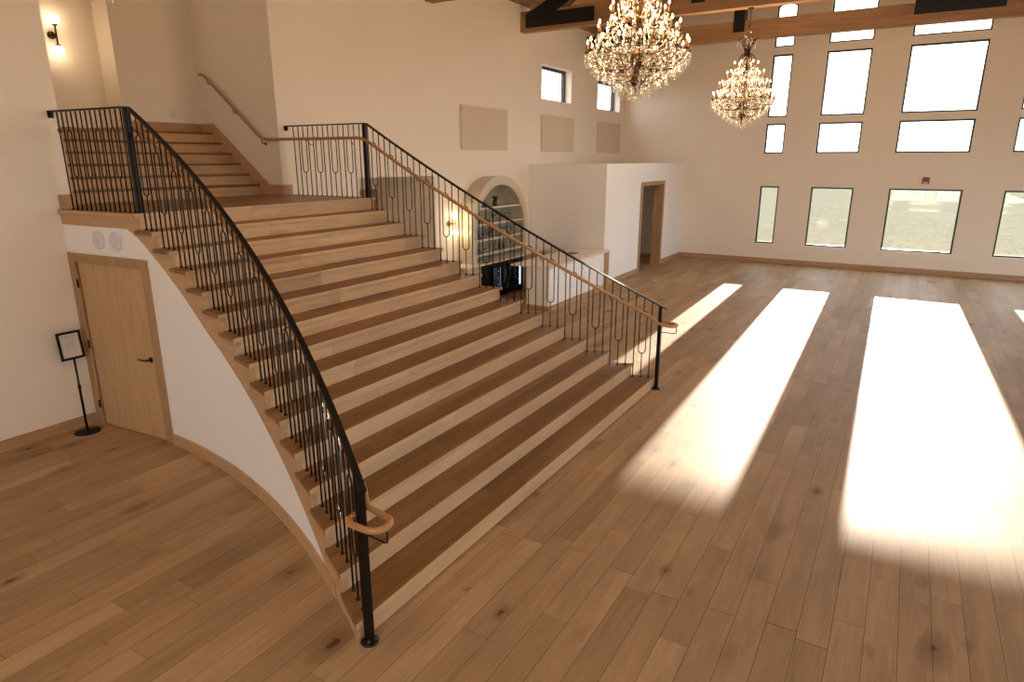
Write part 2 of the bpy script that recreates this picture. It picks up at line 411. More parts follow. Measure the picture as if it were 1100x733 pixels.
# enclosing walls beyond the frame
ADDED_BACK = [(x, x+2.0, .6, 4.2) for x in (-3.3,-1.0,1.5,4.2,6.9)]  # unseen back windows, added to let daylight onto the stair side
mb = MB()
wall_grid(uniq([-9.2,XR+.2]+[v for h in ADDED_BACK for v in h[:2]]), uniq([0,12.3]+[v for h in ADDED_BACK for v in h[2:]]), ADDED_BACK, lambda a0,a1,b0,b1: mb.box(a0,a1,YB-.2,YB,b0,b1))
struct(mb.build('wall_back', M['wall']))
for (x0,x1,z0,z1) in ADDED_BACK:
    e = senp('window_%d' % wi); wi += 1; w = .05
    MB().box(x0,x1,YB-.14,YB-.06,z0,z0+w).box(x0,x1,YB-.14,YB-.06,z1-w,z1).box(x0,x0+w,YB-.14,YB-.06,z0+w,z1-w).box(x1-w,x1,YB-.14,YB-.06,z0+w,z1-w).build('window_frame', M['bronze'], e)
    MB().box(x0+w,x1-w,YB-.11,YB-.104,z0+w,z1-w).build('window_pane', M['glass'], e)
mb = MB(); ADDED_RIGHT = [(y, y+2.2, .6, 4.6) for y in (2.1,5.4,8.7,12.0,15.3,18.6)]  # unseen right wall windows, added to bring sky light into the room
wall_grid(uniq([YB,YF]+[v for h in ADDED_RIGHT for v in h[:2]]), uniq([0,ZE+.3]+[v for h in ADDED_RIGHT for v in h[2:]]), ADDED_RIGHT, lambda a0,a1,b0,b1: mb.box(XR,XR+.2,a0,a1,b0,b1))
struct(mb.build('wall_right', M['wall']))
for (y0,y1,z0,z1) in ADDED_RIGHT:
    e = senp('window_%d' % wi); wi += 1; w = .05
    f = MB().box(XR+.06,XR+.14,y0,y1,z0,z0+w).box(XR+.06,XR+.14,y0,y1,z1-w,z1).box(XR+.06,XR+.14,y0,y0+w,z0+w,z1-w).box(XR+.06,XR+.14,y1-w,y1,z0+w,z1-w)
    f.build('window_frame', M['bronze'], e)
    MB().box(XR+.09,XR+.096,y0+w,y1-w,z0+w,z1-w).build('window_pane', M['glass'], e)
# pitched ceiling
zr = roof(XC); zl = roof(XLONG)
mb = MB().sweep([(XLONG-.5,zl-.27),(XC,zr),(XC,zr+.2),(XLONG-.5,zl-.07)], YB-.2, YF+T, 'y')
mb.sweep([(XR+.5,roof(XR)-.27),(XR+.5,roof(XR)-.07),(XC,zr+.2),(XC,zr)], YB-.2, YF+T, 'y')
struct(mb.build('ceiling', M['ceiling_wood']))
# raking boards where the ceiling meets the far wall
rk = lambda x: 6.62+SL*(x-XLONG)
struct(MB().sweep([(XLONG,rk(XLONG)),(XC,rk(XC)),(XC,rk(XC)+.35),(XLONG,rk(XLONG)+.35)], YF-.10, YF, 'y').build('trim_3', M['beam']))
struct(MB().sweep([(2*XC-XLONG,rk(XLONG)),(2*XC-XLONG,rk(XLONG)+.35),(XC,rk(XC)+.35),(XC,rk(XC))], YF-.10, YF, 'y').build('trim_4', M['beam']))
# upper strip of the left wall between the eave and the ceiling, wall plate beams
struct(MB().box(XLONG,XLONG+.24,7.42,YF,6.88,7.12).build('trim_1', M['beam_y']))
struct(MB().box(XR-.24,XR,YB,YF,6.88,7.12).build('trim_2', M['beam_y']))

# baseboards
struct(MB().box(-6.56,XR,YF-.016,YF,0,.15).build('baseboard_far', M['oak_trim_x']))
# white room block in the corner
BX, BY, BZ = -6.56, 15.60, 3.13
mb = MB()
mb.box(XLONG,BX,BY,BY+.15,0,BZ)
for (a0,a1,b0,b1) in ((BY+.15,18.24,0,BZ),(20.12,YF,0,BZ),(18.24,20.12,2.52,BZ)): mb.box(BX-.15,BX,a0,a1,b0,b1)
mb.box(XLONG,BX-.15,BY+.15,YF,BZ-.15,BZ)
struct(mb.build('wall_corner_room', M['white']))
struct(MB().box(-8.5,-8.4,BY+.15,YF,0,BZ-.15).build('wall_corner_room_inside', M['wall']))
struct(MB().box(BX,BX+.016,BY,18.13,0,.15).box(BX,BX+.016,20.23,YF-.016,0,.15).build('baseboard_corner_room', M['oak_trim']))
e = senp('door_3')
MB().box(BX-.15,BX+.02,18.13,18.27,0,2.61).box(BX-.15,BX+.02,20.09,20.23,0,2.61).box(BX-.15,BX+.02,18.27,20.09,2.50,2.61).build('door_casing', M['oak_casing'], e)
MB().box(BX-.26,BX-.152,20.03,20.09,.0,2.50).box(BX-.26,BX-.152,18.27,18.33,.0,2.50).build('door_jamb', M['oak_casing'], e)

# ------------------------------------------------------------------ trusses
def truss(y, n):
    w = .12
    t = thing('roof_truss', '', 'roof truss', (0,y,0))
    zb, zt = 6.26, 6.72
    A, B = XLONG, 2*XC-XLONG
    MB().box(A,B,-w,w,zb,zt).build('bottom_chord', M['beam'], t, .008)
    # top chords
    off = .46
    for sx in (0,1):
        q = lambda x: (2*XC-x) if sx else x
        P = [(q(A+.02),6.60),(q(XC),6.60+SL*(XC-A)),(q(XC),6.60+SL*(XC-A)-off),(q(A+.86),6.60)]
        MB().sweep(P, -w, w, 'y').build('top_chord', M['beam'], t)
        # vertical web posts, diagonals
        x1 = -4.42; zt1 = 6.60+SL*(x1-A)-off+.02
        MB().box(min(q(x1-.11),q(x1+.11)),max(q(x1-.11),q(x1+.11)),-w+.01,w-.01,zt-.01,zt1).build('web_post', M['beam'], t)
        MB().bar((q(x1+.1),0,zt1-.15),(q(XC-.15),0,zt+.12),.2,.2).build('web_diagonal', M['beam'], t)
        # steel plates on both faces
        for s in (-1,1):
            y0, y1 = sorted((s*w, s*(w+.012)))
            hp = [(q(-8.65),6.34),(q(-6.82),6.34),(q(-6.82),6.65),(q(-7.82),6.65),(q(-6.9),6.65+.55*.92),(q(-7.12),6.65+.55*.92+.20),(q(-8.65),6.64)]
            MB().sweep(hp, y0, y1, 'y').build('heel_plate', M['blackmatte'], t)
            a, b = sorted((q(x1-.145),q(x1+.145)))
            m_ = MB().box(a,b,y0,y1,6.45,7.2); m_.build('gusset_plate', M['blackmatte'], t)
            for hx,hz in ((-8.4,6.45),(-8.0,6.45),(-7.2,6.45),(-7.0,6.55),(-8.2,6.75),(-7.5,7.0)):
                hb = MB().lathe([(0,0),(.02,0),(.02,.012),(0,.012)] if s>0 else [(0,-.012),(.02,-.012),(.02,0),(0,0)], (q(hx), s*(w+.012), hz), 8, 'y'); hb.build('bolt', M['blackmatte'], t)
    MB().box(XC-.13,XC+.13,-w+.01,w-.01,zt-.01,6.60+SL*(XC-A)-.2).build('king_post', M['beam'], t)
    for s in (-1,1):
        y0, y1 = sorted((s*(w), s*(w+.012)))
        MB().box(XC-.87,XC+.87,y0,y1,6.47,7.3).build('centre_plate', M['blackmatte'], t)
    return t
t0 = truss(15.24, 0)
t0['label'] = 'timber roof truss holding the farther chandelier, large black heel plate at the left wall'
trs = {19.1: 'timber roof truss nearest the tall window wall, wide black centre plate over the top windows',
       11.45: 'timber roof truss whose end just shows at the top edge, nearest the stairs'}
for y, lb in trs.items():
    c = copy_tree(t0, None, (0,y,0)); c['label'] = lb

# ------------------------------------------------------------------ staircase
RUN, RISE, X1, NT_ = .304, .177, -2.80, 15
Xn = lambda i: X1 - RUN*(i-1)             # nosing front of tread i (i=15 is the landing)
Zn = lambda i: RISE*i
nl = lambda x: RISE + (X1-x)/RUN*RISE     # nosing line
yl = lambda x: 3.96 - .03*(x+7.05) - .0655*(x+7.05)**2 if x > -7.05 else 3.96 + .065*(x+7.05)
yr = lambda x: 7.66 + .062*max(x+7.05,0)**2
st = thing('grand_staircase', 'wide flared oak staircase with closed risers climbing from the hall floor to the landing', 'staircase', (-5,5.6,0))
P0 = Vector(st.location)
def part(mb_, name, mat, par=st, bev=0):
    o = mb_.build(name, mat, par, bev); o.matrix_parent_inverse = Matrix.Translation(-Vector(par.location)); return o
TT = .042; NO = .018
for i in range(1, NT_):
    xf = Xn(i); xb = Xn(i+1) - NO - .018
    n = 5; pts = []
    for k in range(n+1):
        x = xf + (xb-xf)*k/n; pts.append((x, yl(x)-.022))
    pr = [(xf + (xb-xf)*k/n, yr(xf + (xb-xf)*k/n)+.022) for k in range(n+1)]
    part(MB().prism(pts + pr[::-1], Zn(i)-TT, Zn(i)), 'tread', M['tread'], st, .006)
    xr = Xn(i) - NO
    part(MB().prism([(xr,yl(xr)+.0505),(xr,yr(xr)-.0505),(xr-.02,yr(xr)-.0505),(xr-.02,yl(xr)+.0505)], Zn(i-1)-.008, Zn(i)-TT), 'riser', M['riser'])
    # light nosing strip on the front of each tread
    part(MB().prism([(xf+.0035,yl(xf)-.018),(xf+.0035,yr(xf)+.018),(xf-.004,yr(xf)+.018),(xf-.004,yl(xf)-.018)], Zn(i)-TT+.001, Zn(i)-.0015), 'nosing', M['riser'])
xr = Xn(15) - NO
part(MB().prism([(xr,yl(xr)+.0505),(xr,yr(xr)-.0505),(xr-.02,yr(xr)-.0505),(xr-.02,yl(xr)+.0505)], Zn(14)-.008, Zn(15)-TT), 'riser', M['riser'])
# landing deck
xf = Xn(15)
part(MB().prism([(xf,yl(xf)-.022),(xf,yr(xf)+.022),(XLONG+.002,yr(xf)+.022),(XLONG+.002,7.42),(-9.36,7.42),(-9.36,4.04),(XL,4.04),(XL+.001,yl(XL)-.022)], SC_Z-TT, SC_Z), 'landing', M['tread'], st)
part(MB().prism([(xf+.0035,yl(xf)-.018),(xf+.0035,yr(xf)+.018),(xf-.004,yr(xf)+.018),(xf-.004,yl(xf)-.018)], SC_Z-TT+.001, SC_Z-.0015), 'nosing', M['riser'])
part(MB().prism([(XL+.001,yl(XL)-.026),(xf,yl(xf)-.026),(xf,yl(xf)-.0215),(XL+.001,yl(XL)-.0215)],SC_Z-TT,SC_Z-.001), 'nosing', M['oak_string'])
# stringers
def zlow(x):
    T_ = [(-7.24,.25),(-6.44,.345),(-5.9,.43),(-5.2,.43),(-4.0,.44),(-2.8,.44)]
    if x <= -7.24: return 2.485
    for (a,da),(b,db) in zip(T_, T_[1:]):
        if x <= b: return max(0, nl(x) - (da + (db-da)*(x-a)/(b-a)))
    return 0
def stringer(fy, sgn):
    m_ = MB()
    for i in range(1, NT_):
        xa = Xn(i) - NO; xb = Xn(i+1) - NO
        for k in range(4):
            a = xa + (xb-xa)*k/4; b = xa + (xb-xa)*(k+1)/4
            z = Zn(i)-TT
            ya, yb = fy(a), fy(b)
            poly = [(a,ya),(b,yb),(b,yb+sgn*.05),(a,ya+sgn*.05)]
            zb = [zlow(a),zlow(b),zlow(b),zlow(a)]
            m_.prism(poly, zb, z)
    m_.prism([(Xn(15)-NO,fy(-7.07)),(-7.24,fy(-7.24)),(-7.24,fy(-7.24)+sgn*.05),(Xn(15)-NO,fy(-7.07)+sgn*.05)], [zlow(Xn(15)-NO),2.485,2.485,zlow(Xn(15)-NO)], SC_Z-TT)
    end = XL+.001 if sgn > 0 else XLONG+.001
    m_.prism([(-7.24,fy(-7.24)),(end,fy(end)),(end,fy(end)+sgn*.05),(-7.24,fy(-7.24)+sgn*.05)], 2.485, SC_Z-TT)
    return m_
part(stringer(yl, 1), 'stringer', M['oak_string'])
part(stringer(yr, -1), 'stringer', M['oak_string'])

# curved wall under the stairs, with the door
DX0, DX1, DZ = -8.30, -7.09, 2.06
def under_wall(fy, sgn, door):
    m_ = MB(); xs = uniq([XL if sgn > 0 else XLONG, DX0, DX1] + [-7.24 + .12*k for k in range(0, 37)])
    for a, b in zip(xs, xs[1:]):
        if b > -3.12: continue
        za, zb = zlow(a+1e-5), zlow(b)
        z0 = DZ if (door and a >= DX0-.001 and b <= DX1+.001) else 0
        if max(za,zb) <= z0+.01: continue
        ya, yb = fy(a)+sgn*.006, fy(b)+sgn*.006
        m_.prism([(a,ya),(b,yb),(b,yb+sgn*.10),(a,ya+sgn*.10)], z0, [max(z0+.002,za),max(z0+.002,zb),max(z0+.002,zb),max(z0+.002,za)])
    return m_
struct(under_wall(yl, 1, True).build('wall_stair_left', M['white']))
struct(under_wall(yr, -1, False).build('wall_stair_right', M['white']))
def curve_base(fy, sgn, x0):
    m_ = MB(); xs = [x0 + (-3.30-x0)*k/24 for k in range(25)]
    for a, b in zip(xs, xs[1:]):
        m_.prism([(a,fy(a)-sgn*.012),(b,fy(b)-sgn*.012),(b,fy(b)+sgn*.006),(a,fy(a)+sgn*.006)], 0, [min(.14,99),.14,.14,.14])
    return m_
struct(curve_base(yl, 1, -6.965).build('baseboard_stair_left', M['oak_string']))
struct(curve_base(yr, -1, XLONG).build('baseboard_stair_right', M['oak_string']))
# closet door below the landing
e = senp('door_1')
yd = yl(-8)
def sl(m_): m_.v = [(x, y+.065*(x+8), z) for x, y, z in m_.v]; return m_
sl(MB().box(XL+.02,DX0,yd-.018,yd+.10,0,DZ+.10).box(DX1,DX1+.125,yd-.018,yd+.10,0,DZ+.10).box(DX0,DX1,yd-.018,yd+.10,DZ,DZ+.10)).build('door_casing', M['oak_casing'], e, .003)
sl(MB().box(DX0+.004,DX1-.004,yd+.012,yd+.055,.012,DZ-.005)).build('door_leaf', M['oak_door'], e)
h = MB().lathe([(0,0),(.032,0),(.032,-.012),(0,-.012)], (-7.19,yd+.012,1.0), 20, 'y')
h.tube([(-7.19,yd+.004,1.0),(-7.19,yd-.045,1.0),(-7.20,yd-.055,1.0),(-7.33,yd-.055,1.0)], .010, 8)
sl(h).build('door_handle', M['black'], e)
for z in (.28,1.05,1.80):
    sl(MB().tube([(DX0+.0,yd-.022,z-.05),(DX0+.0,yd-.022,z+.05)], .011, 8).box(DX0-.014,DX0+.016,yd-.0195,yd-.017,z-.05,z+.05)).build('hinge', M['rubber'], e)

# upper flight
uf = thing('upper_stair_flight', 'short upper oak flight rising from the landing between the side walls', 'staircase', (-10,5.7,2.655))
UX1, URUN, UR = -9.36, .2116, .168
for i in range(1, 7):
    xf = UX1 - URUN*(i-1); z = SC_Z + UR*i
    xb = xf-URUN-.02 if i < 6 else -11.15
    o = MB().box(xb,xf,4.04,7.405 if i < 7 else 7.42,z-.035,z).build('tread', M['tread'], uf, .005); o.matrix_parent_inverse = Matrix.Translation(-Vector(uf.location))
    o = MB().box(xf-.05,xf-.012,4.04,7.405,z-UR,z-.035).build('riser', M['riser'], uf); o.matrix_parent_inverse = Matrix.Translation(-Vector(uf.location))
# skirt board on the right wall of the flight
s = UR/URUN
sk = [(XLONG,SC_Z),(UX1-.1,SC_Z),(-10.74,UZ-.1),(-10.74,UZ+.15),(-10.40,UZ+.15),(UX1+.25,SC_Z+.165),(XLONG,SC_Z+.165)]
o = MB().sweep(sk, 7.402, 7.42, 'y').build('skirt_board', M['oak_string'], uf); o.matrix_parent_inverse = Matrix.Translation(-Vector(uf.location))
struct(MB().box(-10.74,-10.724,6.08,7.402,UZ,UZ+.15).build('baseboard_flight_back', M['oak_trim']))
struct(MB().box(XLONG,XLONG+.016,7.42,7.60,SC_Z,SC_Z+.165).build('baseboard_landing_right', M['oak_trim']))
struct(MB().box(XL+.0005,XL+.016,3.88,4.04,SC_Z,SC_Z+.165).build('baseboard_landing_left', M['oak_trim']))

# ------------------------------------------------------------------ railings
RH_ = 1.08
def loop_post(m_, foot, top, hw, tdir, r):
    """stem - long closed loop - stem, in the vertical plane of direction tdir"""
    z0 = foot[2]; z1 = top[2]; x, y = foot[0], foot[1]
    lb, lt = z0 + .36, z1 - .19
    m_.tube([(x,y,z0),(x,y,lb)], r, 6)
    m_.tube([(x,y,lt),(x,y,z1)], r, 6)
    pts = []
    for k in range(9):
        a = PI*k/8; pts.append((x + tdir[0]*hw*math.cos(a), y + tdir[1]*hw*math.cos(a), lt - hw + hw*math.sin(a)))
    for k in range(9):
        a = PI + PI*k/8; pts.append((x + tdir[0]*hw*math.cos(a), y + tdir[1]*hw*math.cos(a), lb + hw + hw*math.sin(a)))
    m_.tube(pts, r, 6, closed=True)
def shoe(m_, p): m_.lathe([(0,0),(.016,0),(.016,.008),(.010,.016),(0,.016)], p, 10)

def railing(side):
    inn = 1 if side == 'L' else -1
    fy = (lambda x: yl(x)+.085) if side == 'L' else (lambda x: yr(x)-.09)
    lab = 'black metal railing with looped balusters on the near left edge of the stairs' if side == 'L' else \
          'black railing with looped balusters on the far side of the stairs before the bar'
    xw = XL if side == 'L' else XLONG
    e = thing('stair_railing', lab, 'railing', (-2.766, fy(-2.766), 0))
    P = lambda mb_, nm, mt=M['black'], bev=0: part(mb_, nm, mt, e, bev)
    # posts of the rake
    for i in range(1, NT_):
        for k, dx in enumerate((.072,.174,.276)):
            x = Xn(i)-dx; y = fy(x); z0 = Zn(i); z1 = nl(x)+RH_-.012
            m_ = MB(); shoe(m_, (x,y,z0))
            if k == 1:
                d = Vector((-1, (fy(x-.05)-fy(x+.05))/.1*-1*-1, 0)); d = Vector((.1, fy(x+.05)-fy(x-.05), 0)).normalized()
                loop_post(m_, (x,y,z0), (x,y,z1), .026*1.9, d, .0074)
                P(m_, 'looped_baluster')
            else:
                m_.tube([(x,y,z0),(x,y,z1)], .0080, 6); P(m_, 'baluster')
    # posts on the landing
    xe = -7.09; n = 14
    xs0 = xw + (.13 if side == 'L' else .18)
    for k in range(n):
        x = xs0 + (xe-xs0)*k/n; y = fy(x); z0 = SC_Z; z1 = SC_Z+RH_-.012
        m_ = MB(); shoe(m_, (x,y,z0))
        if k % 3 == 2: loop_post(m_, (x,y,z0), (x,y,z1), (xe-xs0)/n*.5, (1,0,0), .0074); P(m_, 'looped_baluster')
        else: m_.tube([(x,y,z0),(x,y,z1)], .0080, 6); P(m_, 'baluster')
    # newels
    yn = fy(xe); yw_ = fy(xw)
    P(MB().box(xe-.025,xe+.025,yn-.025,yn+.025,SC_Z,SC_Z+RH_-.01), 'newel_post')
    xb = -2.766; yb = fy(xb)
    P(MB().box(xb-.024,xb+.024,yb-.024,yb+.024,0.01,nl(xb)+RH_-.01).lathe([(0,0),(.062,0),(.062,.012),(.046,.02),(.034,.034),(0,.034)], (xb,yb,0), 24), 'newel_post', M['black'])
    # top rail
    path = [(xw+.03,yw_,SC_Z+RH_)] + [(xe-.02,yn,SC_Z+RH_)]
    xx = -7.05
    while xx < -2.73: path.append((xx, fy(xx), nl(xx)+RH_ - (.0 if xx > -7.1 else .0))); xx += .11
    path.append((-2.69, fy(-2.69), nl(-2.69)+RH_))
    path[2] = (-7.05, fy(-7.05), SC_Z+RH_-.003)
    P(MB().tube(path, 1, 4, flat=(.012,.036), phase=PI/4), 'top_rail')
    P(MB().box(xw,xw+.012,yw_-.03,yw_+.03,SC_Z+RH_-.07,SC_Z+RH_+.01).box(xw+.012,xw+.05,yw_-.012,yw_+.012,SC_Z+RH_-.05,SC_Z+RH_-.01), 'wall_bracket')
    return fy
fyL = railing('L'); fyR = railing('R')

# ------------------------------------------------------------------ wooden handrails
HR = .875
def handrail(side):
    inn = 1 if side == 'L' else -1
    fy = fyL if side == 'L' else fyR
    off = .075*inn
    e = thing('wooden_handrail', 'oak handrail inside the near railing, its end hooked round the bottom post' if side == 'L' else
              'long oak handrail running from the upper flight wall down inside the far railing', 'handrail', (-2.79, fy(-2.79)+off, 0))
    pts = []
    if side == 'R':
        pts += [(-10.56,7.39,4.60),(-10.55,7.35,4.60),(-10.50,7.34,4.60),(-10.40,7.34,4.57),(-9.18,7.34,SC_Z+HR+.06),(-9.08,7.34,SC_Z+HR+.015),(-8.98,7.345,SC_Z+HR),(-8.5,7.39,SC_Z+HR),(-7.8,7.47,SC_Z+HR),(-7.25,7.51,SC_Z+HR),(-7.14,7.515,SC_Z+HR-.003),(-7.05,7.52,SC_Z+HR-.03)]
    else:
        yw = fy(-7.1)+off
        pts += [(XL+.08,fy(XL)+off-.06,SC_Z+HR),(XL+.14,fy(XL)+off,SC_Z+HR),(-7.25,yw,SC_Z+HR),(-7.14,yw,SC_Z+HR-.003),(-7.05,yw,SC_Z+HR-.03)]
    x = -6.93
    while x < -2.93: pts.append((x, fy(x)+off, nl(x)+HR)); x += .12
    zE = .985
    yi = fy(-2.766)+off; R0 = .092; cy = yi - inn*R0; bx = -2.625
    pts += [(-2.86,fy(-2.86)+off,nl(-2.86)+HR-.002),(-2.78,yi,.999),(-2.70,yi,zE+.001)]
    for k in range(0, 11):
        a = PI/2 - PI*k/10
        pts.append((bx + R0*math.cos(a), cy + inn*R0*math.sin(a), zE-.012))
    for k in range(0, 7):
        a = -PI/2 - PI*.62*k/6
        pts.append((-2.735 + .075*math.cos(a), cy - inn*(R0-.075) + inn*.075*math.sin(a), zE-.012))
    r = R0
    part(MB().tube(pts, .023, 12), 'rail', M['oak_rail'], e)
    # brackets
    ks = [2,5,8,11]
    for q in ks:
        i = q; x = Xn(i)-.174-.102; y = fy(x); z = nl(x)+HR
        m_ = MB().tube([(x,y,z-.07),(x,y+off*.6,z-.07),(x,y+off,z-.055),(x,y+off,z-.02)], .006, 6); m_.box(x-.02,x+.02,y+off-.012,y+off+.012,z-.026,z-.021)
        part(m_, 'bracket', M['black'], e)
    xn = -2.766; yn = fy(xn)
    m_ = MB().tube([(xn,yn,zE-.13),(bx+r*.8,cy,zE-.13),(bx+r,cy,zE-.12),(bx+r,cy,zE-.03)], .0065, 6); part(m_, 'bracket', M['black'], e)
    if side == 'R':
        for (x,z) in ((-10.35,4.53),(-9.75,4.045),(-9.12,SC_Z+HR+.02)):
            m_ = MB().tube([(x,7.42,z-.085),(x,7.36,z-.085),(x,7.342,z-.07),(x,7.34,z-.02)], .0065, 6).lathe([(0,0),(.022,0),(.022,-.008),(0,-.008)], (x,7.42,z-.085), 14, 'y')
            part(m_, 'bracket', M['black'], e)
        for x in (-8.2,-7.3):
            y = fy(-7.2); m_ = MB().tube([(x,y,SC_Z+HR-.09),(x,y-.05,SC_Z+HR-.09),(x,y-.075*(1 if x>-8 else 1.5),SC_Z+HR-.02)], .006, 6); part(m_, 'bracket', M['black'], e)
handrail('L'); handrail('R')

# ------------------------------------------------------------------ wall things
def disc(x, lb):
    y = yl(x)+.006; e = thing('round_wall_vent', lb, 'wall disc', (x,y,2.335), 'round discs above the door', .065)
    MB().lathe([(0,0),(.108,0),(.108,-.012),(.096,-.020),(.088,-.012),(.082,-.012),(.07,-.016),(0,-.016)], (0,0,0), 36, 'y').build('plate', M['plastic'], e)
    MB().lathe([(0,0),(.042,0),(.042,-.006),(.036,-.010),(0,-.010)], (-.03,-.015,0), 24, 'y').build('cone', M['plastic'], e)
disc(-7.78, 'round white wall disc above the door, the one nearer the corner')
disc(-7.475, 'round white wall disc above the door, the one nearer the stairs')

# sign stand
ss = thing('sign_stand', 'black floor stand holding a framed printed notice beside the door', 'sign stand', (-8.24,3.64,0))
MB().lathe([(0,0),(.145,0),(.145,.008),(.12,.016),(.03,.022),(.02,.04),(0,.04)], (0,0,0), 32).build('base', M['black'], ss)
MB().lathe([(.014,.03),(.014,.55),(.018,.555),(.018,.60),(.011,.605),(.011,.94),(0,.94)], (0,0,0), 12).build('pole', M['black'], ss)
fr = MB(); tilt = -.10
def fpt(u, v, d=0):   # u across (y), v up, faces +x
    return (-.02+d - v*.10, u, .93+v)
def fbox(u0,u1,v0,v1,d0,d1):
    vs = [fpt(u0,v0,d0),fpt(u1,v0,d0),fpt(u1,v0,d1),fpt(u0,v0,d1),fpt(u0,v1,d0),fpt(u1,v1,d0),fpt(u1,v1,d1),fpt(u0,v1,d1)]
    return vs, [(0,3,2,1),(4,5,6,7),(0,1,5,4),(1,2,6,5),(2,3,7,6),(3,0,4,7)]
for a in ((-.13,.13,-.004,.022,0,.02),(-.13,.13,.302,.328,0,.02),(-.13,-.105,.022,.302,0,.02),(.105,.13,.022,.302,0,.02),(-.125,.125,0,.32,-.004,0)): fr.add(*fbox(*a))
fr.build('frame', M['black'], ss)
pp = MB(); pp.add(*fbox(-.107,.107,.018,.302,.001,.006)); pp = pp.build('notice', M['paper'], ss)
ink = MB(); rr = random.Random(3)
def strokes(v, u0, u1, w, h, gap):
    u = u0
    while u < u1:
        ww = w*rr.uniform(.6,1.2)
        # small irregular printed marks: a stem and a bar for each character
        ink.add(*fbox(u,u+ww*.3,v,v+h,.0062,.0066)); ink.add(*fbox(u,u+ww,v+h*rr.choice((0,.4,.8)),v+h*.2+h*rr.choice((0,.4,.8)),.0062,.0066))
        u += ww+gap
strokes(.262,-.08,.08,.012,.014,.010)
strokes(.238,-.05,.05,.008,.008,.007)
for k in range(8): strokes(.205-k*.013, -.06+.01*(k%3), .06-.01*(k%2), .004, .004, .003)
strokes(.080,-.05,.03,.004,.004,.004); strokes(.082,.035,.06,.006,.007,.003); strokes(.045,-.03,.03,.004,.004,.004)
ink.build('print', M['ink'], pp)

# acoustic panels
for (y0,y1,lb) in ((12.46,14.42,'square beige acoustic panel nearest the stairs, above the arched cabinet'),
                   (16.25,18.21,'square beige acoustic panel in the middle of the three'),
                   (19.98,21.88,'square beige acoustic panel farthest away, next to the window wall')):
    o = MB().box(0,.05,-(y1-y0)/2,(y1-y0)/2,-.475,.475).build('acoustic_panel', M['acoustic'], None, .006, (XLONG,(y0+y1)/2,3.925))
    tag(o, lb, 'wall panel', 'acoustic panels on the long wall')
# fire alarm and outlets
fa = thing('fire_alarm_strobe', 'small dark red fire alarm strobe above the wide low window', 'fire alarm', (.37,YF,2.56))
MB().box(-.085,.085,-.045,0,0,.19).build('body', M['red'], fa, .006)
MB().box(-.05,.05,-.065,-.045,.01,.055).build('strobe_lens', M['plastic'], fa, .004)
def outlet(loc, face, lb):
    e = thing('wall_outlet', lb, 'outlet', loc); m_ = MB(); s_ = MB()
    if face == 'y': m_.box(-.035,.035,-.006,0,-.057,.057); [s_.box(-.016,.016,-.009,-.006,z-.014,z+.014) for z in (-.024,.024)]
    else: m_.box(0,.006,-.035,.035,-.057,.057); [s_.box(.006,.009,-.016,.016,z-.014,z+.014) for z in (-.024,.024)]
    m_.build('plate', M['plastic'], e); s_.build('socket', M['plastic'], e)
outlet((-.49,YF,.45), 'y', 'small outlet plate low on the window wall below the wide window')
outlet((-10.74,6.93,3.95), 'x', 'small outlet plate at the top of the upper flight')

# sconces
def globe(m_, c, r): m_.lathe([(r*math.sin(PI*k/10), -r*math.cos(PI*k/10)) for k in range(11)], c, 18)
s1 = thing('wall_sconce', 'vertical wall lamp with two glowing globes at the head of the stairs', 'wall lamp', (-11.15,5.46,4.98))
MB().lathe([(0,0),(.055,0),(.055,.018),(0,.018)], (0,-.03,.0), 20, 'x').tube([(.01,-.03,0),(.09,0,0)], .01, 8).build('wall_plate', M['darkbrass'], s1)
MB().tube([(.09,0,-.14),(.09,0,.15)], .013, 10).lathe([(0,0),(.035,0),(.035,.02),(0,.02)], (.09,0,.13), 16).lathe([(0,0),(.035,0),(.035,.02),(0,.02)], (.09,0,-.15), 16).build('rod', M['darkbrass'], s1)
for z in (.215,-.215):
    g = MB(); globe(g, (.09,0,z), .072); g.build('globe', M['globe'], s1)
s2 = thing('wall_sconce', 'brass wall lamp with lit glass shades between the hall opening and the arched cabinet', 'wall lamp', (XLONG,12.05,1.83))
MB().lathe([(0,0),(.07,0),(.07,.02),(0,.02)], (0,-.12,0), 20, 'x').tube([(.01,-.12,0),(.10,0,0)], .012, 8).tube([(.10,0,-.14),(.10,0,.12)], .010, 8).build('wall_plate', M['brass'], s2)
MB().lathe([(.0,.10),(.05,.10),(.055,.26),(0,.26)], (.10,0,0), 20).build('shade', M['globe'], s2)
g = MB(); globe(g, (.10,0,-.2), .065); g.build('globe', M['globe'], s2)
def plight(loc, col, e, r=.05, name='lamp_light'):
    l = bpy.data.lights.new(name, 'POINT'); l.energy = e; l.color = col; l.shadow_soft_size = r
    o = bpy.data.objects.new(name, l); COL.objects.link(o); o.location = loc; return o
WARM = (1., .72, .44)
plight((-10.9,5.46,5.19), WARM, 1.8, .06); plight((-10.9,5.46,4.76), WARM, 1.8, .06)
plight((-8.58,12.05,2.02), WARM, 2.6, .06); plight((-8.58,12.05,1.62), WARM, 2.6, .06)

